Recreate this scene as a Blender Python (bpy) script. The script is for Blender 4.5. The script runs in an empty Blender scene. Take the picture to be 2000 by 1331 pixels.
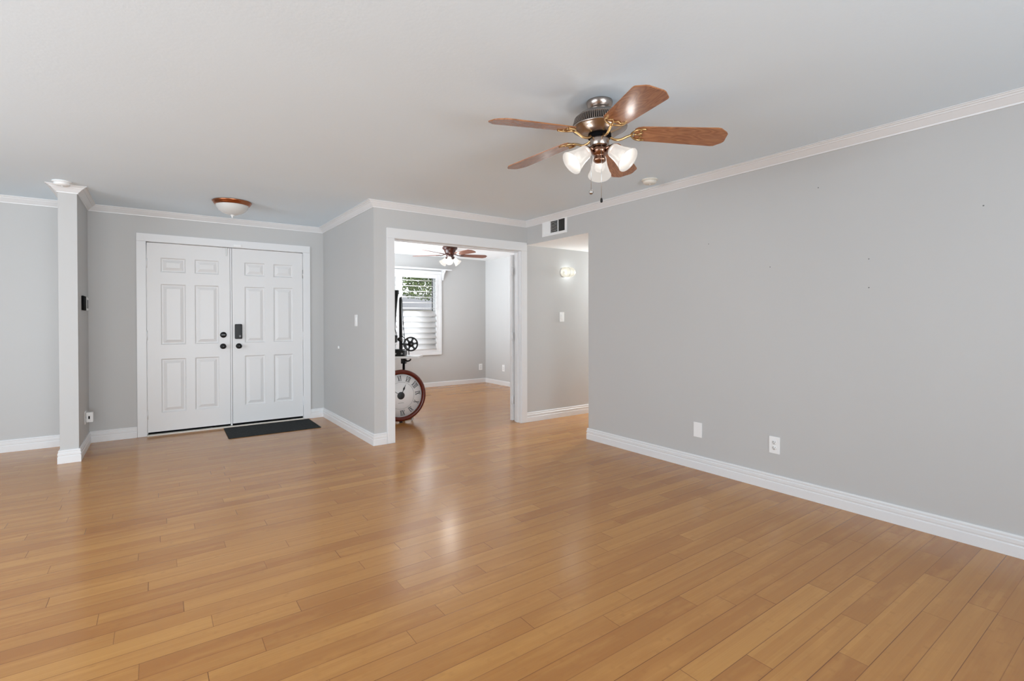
import bpy, bmesh, math, random
from mathutils import Vector, Matrix
R = math.radians
PI = math.pi
C = bpy.context.scene.collection
sc = bpy.context.scene
random.seed(7)

# ------------------------------------------------------------------ camera
cam_d = bpy.data.cameras.new('camera'); cam = bpy.data.objects.new('camera', cam_d); C.objects.link(cam)
cam_d.sensor_fit = 'HORIZONTAL'; cam_d.sensor_width = 36.0
cam_d.lens = 967.4 / 2000 * 36.0
cam_d.shift_y = -(665.5 - 632.0) / 2000
cam_d.clip_start = 0.05; cam_d.clip_end = 200
cam.matrix_world = (Matrix.Translation((0, 0, 1.2556)) @ Matrix.Rotation(-0.6225, 4, 'Z')
                    @ Matrix.Rotation(PI / 2 - 0.0075, 4, 'X') @ Matrix.Rotation(-0.002, 4, 'Z'))
sc.camera = cam

# ------------------------------------------------------------------ sky, daylight, exposure
w = bpy.data.worlds.new('sky'); sc.world = w; w.use_nodes = True
nt = w.node_tree; nt.nodes.clear()
wo = nt.nodes.new('ShaderNodeOutputWorld'); wb = nt.nodes.new('ShaderNodeBackground')
wb.inputs['Color'].default_value = (0.93, 0.97, 1.0, 1); wb.inputs['Strength'].default_value = 5.0
nt.links.new(wb.outputs[0], wo.inputs[0])
vs = sc.view_settings
vs.view_transform = 'Standard'; vs.look = 'None'; vs.gamma = 1.0; vs.use_curve_mapping = False
vs.exposure = 0.0
cy = sc.cycles
cy.use_denoising = True
cy.max_bounces = 10; cy.diffuse_bounces = 7; cy.glossy_bounces = 4; cy.transmission_bounces = 6; cy.transparent_max_bounces = 12
cy.caustics_reflective = False; cy.caustics_refractive = False
cy.sample_clamp_indirect = 6.0

def area_light(name, loc, rot, sx, sy, power, col=(1, 1, 1), spread=180):
    l = bpy.data.lights.new(name, 'AREA'); l.shape = 'RECTANGLE'; l.size = sx; l.size_y = sy
    l.energy = power; l.color = col; l.spread = math.radians(spread)
    o = bpy.data.objects.new(name, l); C.objects.link(o); o.location = loc; o.rotation_euler = rot
    return o
# daylight panels for unseen windows behind the camera and left, plus two added fills
area_light('patio_daylight', (-.6, -2.93, 1.12), (R(95), 0, 0), 4.5, 2.0, 64, (0.88, 0.94, 0.985), 80)
area_light('ceiling_fill', (1.2, -2.90, 1.12), (R(140), 0, 0), 3.0, 2.0, 130, (0.83, 0.94, 1.045), 160)  # added upward fill panel that lifts the ceiling
area_light('side_window_daylight', (-3.93, 2.2, 1.3), (R(95), 0, R(-90)), 4.4, 1.7, 158, (0.83, 0.94, 1.045), 160)
area_light('bedroom_side_fill', (2.22, 7.35, 1.40), (R(114), 0, R(-90)), 1.8, 1.5, 60, (0.88, 0.95, 1.02), 128)  # added unseen panel brightening the back room, no window stands here

# ------------------------------------------------------------------ materials
def srgb(r, g, b):
    f = lambda c: (c / 255 / 12.92) if c / 255 <= 0.04045 else ((c / 255 + 0.055) / 1.055) ** 2.4
    return (f(r), f(g), f(b), 1)
class NT:
    def __init__(s, name):
        s.m = bpy.data.materials.new(name); s.m.use_nodes = True; s.t = s.m.node_tree
        s.b = s.t.nodes['Principled BSDF']
    def n(s, typ, **k):
        x = s.t.nodes.new(typ)
        for a, v in k.items(): setattr(x, a, v)
        return x
    def l(s, a, b): s.t.links.new(a, b)
    def math(s, op, a, b=None, c=None):
        x = s.n('ShaderNodeMath', operation=op)
        for i, v in enumerate((a, b, c)):
            if v is None: continue
            if isinstance(v, (int, float)): x.inputs[i].default_value = v
            else: s.l(v, x.inputs[i])
        return x.outputs[0]
    def mix(s, fac, a, b, mode='MIX'):
        x = s.n('ShaderNodeMix', data_type='RGBA', blend_type=mode)
        for i, v in ((0, fac), (6, a), (7, b)):
            if isinstance(v, (int, float)): x.inputs[i].default_value = v
            elif isinstance(v, tuple): x.inputs[i].default_value = v
            else: s.l(v, x.inputs[i])
        return x.outputs[2]
    def noise(s, vec, scale, detail=3, rough=.5, dist=0):
        x = s.n('ShaderNodeTexNoise'); s.l(vec, x.inputs['Vector'])
        x.inputs['Scale'].default_value = scale; x.inputs['Detail'].default_value = detail
        x.inputs['Roughness'].default_value = rough; x.inputs['Distortion'].default_value = dist
        return x
    def bump(s, h, strength, dist=.001):
        x = s.n('ShaderNodeBump'); x.inputs['Strength'].default_value = strength; x.inputs['Distance'].default_value = dist
        s.l(h, x.inputs['Height']); s.l(x.outputs[0], s.b.inputs['Normal'])
def paint(name, col, rough=.6, scale=90, bump=.15, dist=.001, spec=.3, var=.03):
    t = NT(name); co = t.n('ShaderNodeTexCoord').outputs['Object']
    n1 = t.noise(co, scale, 3); n2 = t.noise(co, 1.3, 3)
    dark = tuple(c * (1 - var) for c in col[:3]) + (1,); lite = tuple(min(1, c * (1 + var)) for c in col[:3]) + (1,)
    t.l(t.mix(n2.outputs['Fac'], dark, lite), t.b.inputs['Base Color'])
    t.b.inputs['Roughness'].default_value = rough; t.b.inputs['Specular IOR Level'].default_value = spec
    if bump: t.bump(n1.outputs['Fac'], bump, dist)
    return t.m
def metal(name, col, rough=.3, brushed=True):
    t = NT(name); co = t.n('ShaderNodeTexCoord').outputs['Object']
    mp = t.n('ShaderNodeMapping'); mp.inputs['Scale'].default_value = (3, 3, 60); t.l(co, mp.inputs['Vector'])
    n = t.noise(mp.outputs[0], 12, 3)
    t.l(t.mix(n.outputs['Fac'], tuple(c * .85 for c in col[:3]) + (1,), col), t.b.inputs['Base Color'])
    t.b.inputs['Metallic'].default_value = 1; t.b.inputs['Roughness'].default_value = rough
    return t.m
def wood(name, c1, c2, c3, rough=.3, scale=1.0, spec=.5):
    t = NT(name); co = t.n('ShaderNodeTexCoord').outputs['Object']
    mp = t.n('ShaderNodeMapping'); mp.inputs['Scale'].default_value = (1.6 * scale, 9 * scale, 9 * scale); t.l(co, mp.inputs['Vector'])
    n = t.noise(mp.outputs[0], 1.6, 2, .5, .6)
    rings = t.math('FRACT', t.math('MULTIPLY', n.outputs['Fac'], 11))
    tri = t.math('ABSOLUTE', t.math('SUBTRACT', rings, .5))
    mp2 = t.n('ShaderNodeMapping'); mp2.inputs['Scale'].default_value = (8 * scale, 160 * scale, 160 * scale); t.l(co, mp2.inputs['Vector'])
    fine = t.noise(mp2.outputs[0], 1.0, 4, .6)
    a = t.mix(t.math('MULTIPLY', tri, 2.0), c1, c2)
    t.l(t.mix(t.math('MULTIPLY', fine.outputs['Fac'], .55), a, c3), t.b.inputs['Base Color'])
    t.b.inputs['Roughness'].default_value = rough; t.b.inputs['Specular IOR Level'].default_value = spec
    t.bump(fine.outputs['Fac'], .1, .0005)
    return t.m
def plastic(name, col, rough=.4, spec=.5): return paint(name, col, rough, 300, .03, .0003, spec, .01)
def glow(name, col, emit, strength, rough=.4, trans=0.0, rim=0.0):
    t = NT(name); co = t.n('ShaderNodeTexCoord').outputs['Object']
    n = t.noise(co, 25, 2)
    t.l(t.mix(n.outputs['Fac'], col, tuple(c * .97 for c in col[:3]) + (1,)), t.b.inputs['Base Color'])
    t.b.inputs['Roughness'].default_value = rough
    t.b.inputs['Emission Color'].default_value = emit; t.b.inputs['Emission Strength'].default_value = strength
    t.b.inputs['Subsurface Weight'].default_value = 0
    if trans:
        tr = t.n('ShaderNodeBsdfTranslucent'); tr.inputs['Color'].default_value = col
        mx = t.n('ShaderNodeMixShader'); mx.inputs[0].default_value = trans
        t.l(t.b.outputs[0], mx.inputs[1]); t.l(tr.outputs[0], mx.inputs[2])
        t.l(mx.outputs[0], t.t.nodes['Material Output'].inputs['Surface'])
    return t.m

M = {}
M['wall'] = paint('grey_wall_paint', srgb(194, 194, 193), .55, 110, .12, .0012, .25, .02)
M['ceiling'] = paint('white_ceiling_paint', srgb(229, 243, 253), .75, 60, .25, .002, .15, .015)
M['ceiling_white'] = paint('plain_white_ceiling_paint', srgb(244, 245, 245), .75, 60, .25, .002, .15, .015)
M['trim'] = paint('white_trim_gloss', srgb(227, 228, 229), .35, 40, .03, .0005, .45, .01)
M['door'] = paint('white_door_paint', srgb(225, 225, 225), .38, 40, .04, .0005, .45, .01)
M['white'] = plastic('white_plastic', srgb(238, 239, 239), .4)
M['ivory'] = plastic('ivory_plastic', srgb(228, 224, 214), .45)
M['black'] = plastic('black_plastic', srgb(12, 12, 13), .42, .35)
M['blackmetal'] = plastic('black_enamel', srgb(12, 12, 13), .35, .45)
M['darkgap'] = plastic('dark_gap', srgb(14, 14, 15), .9, .1)
M['rubber'] = plastic('rubber_sweep', srgb(8, 8, 9), .9, .1)
M['grey'] = plastic('grey_plastic', srgb(120, 121, 122), .45)
M['louver_shade'] = plastic('shade_darkened_louver', srgb(58, 56, 53), .5)
M['steel'] = metal('brushed_steel', srgb(190, 190, 188), .3)
M['nickel'] = metal('warm_nickel', srgb(178, 166, 158), .27)
M['copper'] = metal('copper_bronze', srgb(184, 118, 84), .25)
M['fitter'] = metal('brown_nickel', srgb(158, 122, 104), .25)
M['gold'] = metal('antique_gold', srgb(206, 172, 122), .3)
M['bronze'] = plastic('dark_bronze', srgb(62, 26, 16), .3, .6)
M['blade'] = wood('oak_blade', srgb(172, 118, 78), srgb(128, 80, 50), srgb(166, 110, 70), .24, 1.0, .55)
M['redwood'] = wood('cherry_wood', srgb(96, 30, 18), srgb(70, 20, 12), srgb(120, 44, 24), .25, 1.5)
M['brownblade'] = wood('walnut_blade', srgb(122, 66, 40), srgb(96, 48, 28), srgb(140, 80, 50), .35, 1.0)
M['shade'] = glow('frosted_shade_glass', srgb(40, 38, 36), (1.0, .93, .86, 1), .68, .3)
M['bulb'] = glow('lit_bulb', srgb(40, 38, 36), (1.0, .96, .90, 1), 2.2)
M['shade_lit'] = glow('bright_shade_glass', srgb(40, 38, 36), (1.0, .95, .88, 1), .92, .3)
M['bulb_lit'] = glow('bright_bulb', srgb(40, 38, 36), (1.0, .97, .92, 1), 4.0)
M['sconce'] = glow('sconce_glass', srgb(40, 38, 34), (1.0, .94, .76, 1), .72)
def clear_glow(m, k):
    tt = m.node_tree; o = tt.nodes['Material Output']; src = o.inputs['Surface'].links[0].from_socket
    tr = tt.nodes.new('ShaderNodeBsdfTransparent'); mx = tt.nodes.new('ShaderNodeMixShader'); mx.inputs[0].default_value = k
    tt.links.new(src, mx.inputs[1]); tt.links.new(tr.outputs[0], mx.inputs[2]); tt.links.new(mx.outputs[0], o.inputs['Surface'])
clear_glow(M['sconce'], .22); clear_glow(M['shade'], .25); clear_glow(M['bulb'], .5); clear_glow(M['shade_lit'], .25); clear_glow(M['bulb_lit'], .5)
M['frost'] = plastic('frosted_bowl_glass', srgb(212, 213, 211), .25)
M['dial'] = plastic('cream_dial', srgb(242, 243, 244), .35)
M['ink'] = plastic('black_ink', srgb(40, 40, 42), .5)
M['inkgrey'] = plastic('grey_ink', srgb(120, 120, 124), .5)
M['bark'] = paint('tree_bark', srgb(92, 80, 66), .9, 30, .6, .01)
M['roof'] = paint('grey_roof_tile', srgb(82, 82, 85), .9, 8, .3, .02)
M['stucco'] = paint('pale_stucco', srgb(160, 160, 158), .9, 40, .3, .01)
M['gravel'] = paint('pale_gravel', srgb(176, 168, 156), .95, 20, .4, .02)

def leaf_mat():
    t = NT('green_leaf'); g = t.n('ShaderNodeNewGeometry'); 
    r = t.n('ShaderNodeValToRGB'); t.l(g.outputs['Random Per Island'], r.inputs[0])
    r.color_ramp.elements[0].color = srgb(50, 68, 36); r.color_ramp.elements[1].color = srgb(92, 110, 62)
    t.l(r.outputs[0], t.b.inputs['Base Color']); t.b.inputs['Roughness'].default_value = .6
    return t.m
M['leaf'] = leaf_mat()

def glass_mat():
    t = NT('window_glass'); tr = t.n('ShaderNodeBsdfTransparent'); gl = t.n('ShaderNodeBsdfGlossy'); gl.inputs['Roughness'].default_value = .02
    fr = t.n('ShaderNodeFresnel'); fr.inputs['IOR'].default_value = 1.45
    mx = t.n('ShaderNodeMixShader'); t.l(fr.outputs[0], mx.inputs[0]); t.l(tr.outputs[0], mx.inputs[1]); t.l(gl.outputs[0], mx.inputs[2])
    t.l(mx.outputs[0], t.t.nodes['Material Output'].inputs['Surface'])
    return t.m
M['glass'] = glass_mat()

def mat_weave():
    t = NT('charcoal_doormat'); co = t.n('ShaderNodeTexCoord').outputs['Object']
    n = t.noise(co, 9, 2, .5, 2.5)
    ring = t.math('ABSOLUTE', t.math('SUBTRACT', t.math('FRACT', t.math('MULTIPLY', n.outputs['Fac'], 11)), .5))
    f = t.noise(co, 500, 2)
    c = t.mix(t.math('MULTIPLY', ring, 1.3), srgb(38, 40, 41), srgb(82, 84, 84))
    t.l(t.mix(t.math('MULTIPLY', f.outputs['Fac'], .5), c, srgb(42, 43, 44)), t.b.inputs['Base Color'])
    t.b.inputs['Roughness'].default_value = .95; t.b.inputs['Specular IOR Level'].default_value = .1
    t.bump(ring, .6, .003)
    return t.m
M['mat'] = mat_weave()

PW, PY0 = .0976, .0125
def floor_mat():
    t = NT('bamboo_planks'); co = t.n('ShaderNodeTexCoord').outputs['Object']
    sep = t.n('ShaderNodeSeparateXYZ'); t.l(co, sep.inputs[0]); X, Y = sep.outputs[0], sep.outputs[1]
    at = lambda nm: t.n('ShaderNodeAttribute', attribute_name=nm).outputs['Fac']
    tone, seed, edge = at('tone'), at('seed'), at('edge')
    strip = t.math('FLOOR', t.math('DIVIDE', t.math('SUBTRACT', Y, PY0), PW / 5))
    cb = t.n('ShaderNodeCombineXYZ'); t.l(strip, cb.inputs[0]); t.l(seed, cb.inputs[1])
    wn = t.n('ShaderNodeTexWhiteNoise', noise_dimensions='2D'); t.l(cb.outputs[0], wn.inputs['Vector'])
    r1 = wn.outputs['Value']
    # long grain
    cg = t.n('ShaderNodeCombineXYZ'); t.l(t.math('MULTIPLY', X, 2.2), cg.inputs[0]); t.l(t.math('MULTIPLY', Y, 130), cg.inputs[1]); t.l(t.math('MULTIPLY', seed, 37), cg.inputs[2])
    grain = t.noise(cg.outputs[0], 1.0, 4, .6).outputs['Fac']
    cm = t.n('ShaderNodeCombineXYZ'); t.l(t.math('MULTIPLY', X, 3.0), cm.inputs[0]); t.l(t.math('MULTIPLY', Y, 16), cm.inputs[1]); t.l(t.math('MULTIPLY', seed, 91), cm.inputs[2])
    mott = t.noise(cm.outputs[0], 1.0, 3, .55).outputs['Fac']
    # bamboo nodes: short dark marks across a strip every quarter metre
    u = t.math('FRACT', t.math('ADD', t.math('DIVIDE', X, .27), t.math('MULTIPLY', r1, 9.7)))
    d = t.math('ABSOLUTE', t.math('SUBTRACT', u, .5))
    knuckle = t.math('MULTIPLY', t.math('SUBTRACT', 1.0, t.math('SMOOTH_MIN', t.math('DIVIDE', d, .055), 1.0, .2)), t.math('MAXIMUM', 0, t.math('MULTIPLY', t.math('SUBTRACT', mott, .42), 3.6)))
    knuckle = t.math('MAXIMUM', 0.0, t.math('MINIMUM', knuckle, 1.0))
    base = t.mix(t.math('ADD', .5, t.math('MULTIPLY', tone, .5)), srgb(162, 108, 57), srgb(198, 146, 81))
    base = t.mix(t.math('MULTIPLY', t.math('SUBTRACT', grain, .3), .55), base, srgb(154, 97, 46))
    base = t.mix(t.math('MULTIPLY', t.math('MAXIMUM', 0, t.math('SUBTRACT', mott, .5)), 1.4), base, srgb(214, 160, 90))
    base = t.mix(t.math('MULTIPLY', r1, .32), base, srgb(162, 104, 52))
    base = t.mix(t.math('MULTIPLY', knuckle, .20), base, srgb(122, 74, 38))
    base = t.mix(t.math('MULTIPLY', edge, .95), base, srgb(92, 52, 26))
    t.l(base, t.b.inputs['Base Color'])
    t.l(t.math('ADD', .15, t.math('MULTIPLY', grain, .12)), t.b.inputs['Roughness'])
    t.b.inputs['Specular IOR Level'].default_value = .5
    wav = t.noise(co, 3.5, 1, .4).outputs['Fac']
    t.bump(t.math('ADD', t.math('MULTIPLY', wav, 1.0), 0.0), .10, .006)
    return t.m
M['floor'] = floor_mat()

# ------------------------------------------------------------------ mesh helpers
def box(bm, x0, x1, y0, y1, z0, z1, mi=0):
    vs_ = [bm.verts.new((x, y, z)) for z in (z0, z1) for x, y in ((x0, y0), (x1, y0), (x1, y1), (x0, y1))]
    fs = [(3, 2, 1, 0), (4, 5, 6, 7), (0, 1, 5, 4), (1, 2, 6, 5), (2, 3, 7, 6), (3, 0, 4, 7)]
    for f in fs:
        bm.faces.new([vs_[i] for i in f]).material_index = mi
    return vs_
def rbox(bm, x0, x1, y0, y1, z0, z1, r=.003, seg=2, mi=0):
    b = bmesh.new(); box(b, x0, x1, y0, y1, z0, z1)
    bmesh.ops.bevel(b, geom=list(b.edges), offset=r, segments=seg, affect='EDGES', profile=.6)
    merge(bm, b, mi=mi)
def merge(bm, b, mat=None, mi=0):
    if mat is not None: bmesh.ops.transform(b, matrix=mat, verts=b.verts)
    mp = {v: bm.verts.new(v.co) for v in b.verts}
    for f in b.faces:
        try:
            nf = bm.faces.new([mp[v] for v in f.verts]); nf.material_index = mi; nf.smooth = f.smooth
        except ValueError: pass
    b.free()
def lathe(bm, prof, segs=48, mat=None, mi=0, close=False):
    b = bmesh.new(); rings = []
    for r, z in prof:
        if r < 1e-6: rings.append([b.verts.new((0, 0, z))])
        else: rings.append([b.verts.new((r * math.cos(2 * PI * i / segs), r * math.sin(2 * PI * i / segs), z)) for i in range(segs)])
    pairs = list(zip(rings, rings[1:]))
    if close: pairs.append((rings[-1], rings[0]))
    for A, B in pairs:
        if len(A) == 1 and len(B) == 1: continue
        for i in range(segs):
            j = (i + 1) % segs
            f = [A[0], B[j], B[i]] if len(A) == 1 else [A[i], A[j], B[0]] if len(B) == 1 else [A[i], A[j], B[j], B[i]]
            b.faces.new(f).smooth = True
    bmesh.ops.recalc_face_normals(b, faces=b.faces)
    merge(bm, b, mat, mi)
def tube(bm, pts, r, segs=10, mi=0, flat=1.0):
    pts = [Vector(p) for p in pts]; n = len(pts); rs = r if isinstance(r, (list, tuple)) else [r] * n
    b = bmesh.new(); rings = []
    up = Vector((0, 0, 1)); t0 = (pts[1] - pts[0]).normalized()
    if abs(t0.dot(up)) > .95: up = Vector((1, 0, 0))
    nx = t0.cross(up).normalized()
    for i, p in enumerate(pts):
        t = ((pts[min(i + 1, n - 1)] - pts[max(i - 1, 0)])).normalized()
        nx = (nx - t * nx.dot(t)).normalized(); ny = t.cross(nx)
        rings.append([b.verts.new(p + (nx * math.cos(2 * PI * k / segs) + ny * math.sin(2 * PI * k / segs) * flat) * rs[i]) for k in range(segs)])
    for A, B in zip(rings, rings[1:]):
        for k in range(segs):
            b.faces.new([A[k], A[(k + 1) % segs], B[(k + 1) % segs], B[k]]).smooth = True
    b.faces.new(rings[0][::-1]); b.faces.new(rings[-1])
    bmesh.ops.recalc_face_normals(b, faces=b.faces)
    merge(bm, b, mi=mi)
def curve(pts, n=8):
    P = [Vector(p) for p in pts]; P = [P[0] * 2 - P[1]] + P + [P[-1] * 2 - P[-2]]; out = []
    for i in range(1, len(P) - 2):
        for k in range(n):
            t = k / n; a, b_, c, d = P[i - 1:i + 3]
            out.append(.5 * ((2 * b_) + (c - a) * t + (2 * a - 5 * b_ + 4 * c - d) * t * t + (3 * b_ - a - 3 * c + d) * t ** 3))
    out.append(P[-2]); return out
def prism(bm, poly, z0, z1, mat=None, mi=0, bev=0):
    b = bmesh.new(); lo = [b.verts.new((x, y, z0)) for x, y in poly]; hi = [b.verts.new((x, y, z1)) for x, y in poly]
    b.faces.new(lo[::-1]); b.faces.new(hi); n = len(poly)
    for i in range(n): b.faces.new([lo[i], lo[(i + 1) % n], hi[(i + 1) % n], hi[i]])
    bmesh.ops.recalc_face_normals(b, faces=b.faces)
    if bev: bmesh.ops.bevel(b, geom=list(b.edges), offset=bev, segments=2, affect='EDGES')
    merge(bm, b, mat, mi)
def sweep(bm, path, prof, closed=False):
    """moulding along an XY path, profile (offset to the right of travel, z), mitred corners"""
    P = [Vector((x, y)) for x, y in path]; n = len(P); secs = []
    def nrm(a, b): d = (b - a).normalized(); return Vector((d.y, -d.x))
    for i in range(n):
        ns = []
        if i > 0 or closed: ns.append(nrm(P[i - 1], P[i]))
        if i < n - 1 or closed: ns.append(nrm(P[i], P[(i + 1) % n]))
        m = ns[0] if len(ns) == 1 else (ns[0] + ns[1]) / (1 + ns[0].dot(ns[1]))
        secs.append([bm.verts.new((P[i].x + m.x * o, P[i].y + m.y * o, z)) for o, z in prof])
    k = len(prof)
    rng = range(n) if closed else range(n - 1)
    for i in rng:
        A, B = secs[i], secs[(i + 1) % n]
        for j in range(k):
            bm.faces.new([A[j], A[(j + 1) % k], B[(j + 1) % k], B[j]])
    if not closed: bm.faces.new(secs[0][::-1]); bm.faces.new(secs[-1])
    bmesh.ops.recalc_face_normals(bm, faces=bm.faces)
def obj(name, bm, mats, parent=None, smooth=None):
    me = bpy.data.meshes.new(name); bm.to_mesh(me); bm.free()
    for m in (mats if isinstance(mats, (list, tuple)) else [mats]): me.materials.append(M[m] if isinstance(m, str) else m)
    o = bpy.data.objects.new(name, me); C.objects.link(o)
    if parent is not None: o.parent = parent
    if smooth:
        for p in me.polygons: p.use_smooth = True
        md = o.modifiers.new('edges', 'EDGE_SPLIT'); md.split_angle = R(smooth)
    return o
def mk(fn, *a, **k):
    bm = bmesh.new(); fn(bm, *a, **k); return bm
def boxes(*bs):
    bm = bmesh.new()
    for b in bs: box(bm, *b)
    return bm
def tag(o, label, cat, group=None, kind=None):
    o['label'] = label; o['category'] = cat
    if group: o['group'] = group
    if kind: o['kind'] = kind
    return o
def thing(name, label, cat, loc=(0, 0, 0), rz=0, group=None, kind=None):
    o = bpy.data.objects.new(name, None); C.objects.link(o); o.location = loc; o.rotation_euler = (0, 0, rz)
    o.empty_display_size = .1
    return tag(o, label, cat, group, kind)
def struct(name, bm, m, label, cat, smooth=None): return tag(obj(name, bm, m, None, smooth), label, cat, kind='structure')
def copy_thing(root, loc, rz, label):
    def cp(o, par):
        c = o.copy(); C.objects.link(c); c.parent = par
        for ch in o.children: cp(ch, c)
        return c
    r = cp(root, None); r.location = loc; r.rotation_euler = (0, 0, rz); r['label'] = label
    return r
I4 = Matrix.Identity(4)
def TR(x, y, z): return Matrix.Translation((x, y, z))
def RX(a): return Matrix.Rotation(a, 4, 'X')
def RY(a): return Matrix.Rotation(a, 4, 'Y')
def RZ(a): return Matrix.Rotation(a, 4, 'Z')

# ------------------------------------------------------------------ room measures (metres)
H = 2.44
Xr, Yo, Xn, Yd, Yw = 3.676, 4.814, 1.761, 6.649, 5.833
Xw0, Xw1, Yb, Xb = -.695, -.568, 8.40, 5.373
ZH = 2.165           # hall ceiling
YE = 3.748           # far end of the right wall
XL, YB, XE = -4.0, -3.0, 7.0
T = .12

# ------------------------------------------------------------------ floor: every plank of it, one mesh
JOINTS = {5: [2.908], 6: [2.664], 7: [2.081], 8: [2.361], 9: [1.786], 10: [1.517], 11: [2.207], 12: [2.058], 13: [1.916], 14: [1.53], 15: [1.719], 16: [1.239], 17: [1.472], 18: [0.812], 19: [0.988], 20: [0.141], 21: [0.331], 22: [-0.059], 23: [0.5], 24: [0.182], 25: [-0.144], 26: [0.089], 27: [-0.208], 28: [0.447], 29: [-0.039], 30: [-0.401], 31: [0.078], 32: [0.304], 33: [-0.086], 34: [-0.447], 35: [0.01], 36: [0.181], 37: [-0.573], 38: [0.044], 39: [-0.352], 40: [-0.621], 41: [-0.236], 42: [-0.463], 43: [-0.755], 44: [0.004], 45: [-0.529], 46: [0.135], 49: [-0.527], 51: [-0.918], 52: [-0.294], 53: [-0.615], 54: [-0.818]}
TONES = [(26, -0.136, -1), (39, 0.433, -1), (33, -0.004, -0.4), (28, 0.149, -1), (28, 0.598, -0.7), (22, 0.309, -0.6), (22, 0.084, -1), (38, -0.234, -0.7), (36, -0.097, 0.8), (24, 0.059, 0.9), (20, 0.5, 0.8), (32, -0.045, -0.6), (24, 0.34, 0.6), (28, -0.076, 0.3), (28, -0.366, -0.5), (31, 0.598, 0.6), (31, 3.338, -1), (26, 3.225, -1.2), (24, 3.3, -1.2), (25, 2.547, -1), (25, 1.981, -0.9), (22, 0.834, -0.9), (20, 2.397, 0.8), (19, 2.022, 0.5), (20, 1.026, 0.4), (17, 1.964, -0.4), (16, 1.102, -0.4), (15, 1.417, 0.4), (7, 3.235, -1), (9, 1.698, -0.9), (7, 2.022, -0.9), (8, 3.449, -0.8), (13, 1.846, -0.8), (10, 3.531, -0.7), (10, 2.04, 0.7), (12, 2.669, -0.3), (8, 2.826, -0.5), (5, 3.166, -0.4)]
def build_floor():
    rnd = random.Random(3)
    bm = bmesh.new()
    lt = bm.faces.layers.float.new('tone'); ls = bm.faces.layers.float.new('seed'); le = bm.faces.layers.float.new('edge')
    PL, e = .99, .0013
    k0, k1 = math.floor((YB - PY0) / PW), math.ceil((8.6 - PY0) / PW)
    for k in range(k0, k1):
        x0 = JOINTS[k][0] if k in JOINTS else rnd.uniform(0, PL)
        x = x0 - PL * math.ceil((x0 - XL) / PL)
        y0, y1 = PY0 + k * PW, PY0 + (k + 1) * PW
        while x < XE:
            a, b = max(x, XL), min(x + PL, XE)
            if b - a > .01:
                tone = max(-.8, min(.9, rnd.gauss(.0, .27)))
                for tk, tx, tv in TONES:
                    if tk == k and x <= tx < x + PL: tone = .8 * max(-1, tv)
                seed = rnd.random()
                ed = [rnd.uniform(.35, 1) * (1 if y0 < 4.8 else .35) for _ in range(4)]
                o = [bm.verts.new((px, py, -.0001)) for px, py in ((a, y0), (b, y0), (b, y1), (a, y1))]
                t = [bm.verts.new((px, py, 0)) for px, py in ((a + e, y0 + e), (b - e, y0 + e), (b - e, y1 - e), (a + e, y1 - e))]
                f = bm.faces.new(t); f[lt] = tone; f[ls] = seed; f[le] = 0
                for i in range(4):
                    f = bm.faces.new([o[i], o[(i + 1) % 4], t[(i + 1) % 4], t[i]]); f[lt] = tone; f[ls] = seed; f[le] = ed[i]
            x += PL
    n0 = len(bm.faces)
    box(bm, XL - .2, XE + .2, YB - .2, 8.6, -.15, -.0007)
    return bm
struct('floor', build_floor(), 'floor', 'honey coloured bamboo plank floor running through all rooms', 'floor')

# ------------------------------------------------------------------ ceiling and walls
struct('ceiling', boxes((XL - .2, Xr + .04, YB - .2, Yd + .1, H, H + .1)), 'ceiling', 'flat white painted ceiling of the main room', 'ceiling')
struct('ceiling_back', boxes((Xn + .06, XE + .2, Yo + .06, Yb + .1, H - .0005, H + .09)), 'ceiling_white', 'white ceiling of the back room', 'ceiling')
struct('ceiling_hall', boxes((Xr + .0008, XE + .2, YE - .001, Yo + .03, ZH - .0006, ZH + .05)), 'ceiling_white', 'lower white ceiling of the side hall', 'ceiling')
dx0, dx1, dz1 = -.085, 1.507, 2.105     # entry door opening
struct('wall_front', boxes((XL - .1, dx0 - .02, Yd, Yd + .15, 0, H), (dx1 + .02, Xn + .05, Yd, Yd + .15, 0, H), (dx0 - .02, dx1 + .02, Yd, Yd + .15, dz1 + .02, H)), 'wall', 'grey wall around the white double entry doors', 'wall')
struct('wall_wing', boxes((Xw0, Xw1, Yw, Yd + .02, 0, H)), 'wall', 'short grey stub wall left of the entry doors', 'wall')
struct('wall_nook', boxes((Xn, Xn + T, Yo + T, Yb + .05, 0, H)), 'wall', 'grey wall right of the entry doors with a light switch', 'wall')
ox0, ox1, oz1 = 1.977, 3.582, 2.085
struct('wall_middle', boxes((Xn, ox0 - .02, Yo, Yo + T, 0, H), (ox1 + .02, XE, Yo, Yo + T, 0, H), (ox0 - .02, ox1 + .02, Yo, Yo + T, oz1 + .02, H)), 'wall', 'grey wall with the wide white cased opening and hall sconce', 'wall')
wr = struct('wall_right', boxes((Xr, Xr + T, YB, YE, 0, H), (Xr, Xr + T, YE, Yo + .01, ZH, H)), 'wall', 'long plain grey wall on the right', 'wall')
struct('wall_hall', boxes((Xr + .02, XE, YE - T, YE - .0005, 0, H)), 'wall', 'near grey wall of the side hall', 'wall')
struct('wall_hall_end', boxes((XE, XE + .1, YE - T, Yo + T, 0, H)), 'wall', 'grey end wall of the side hall', 'wall')
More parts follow.
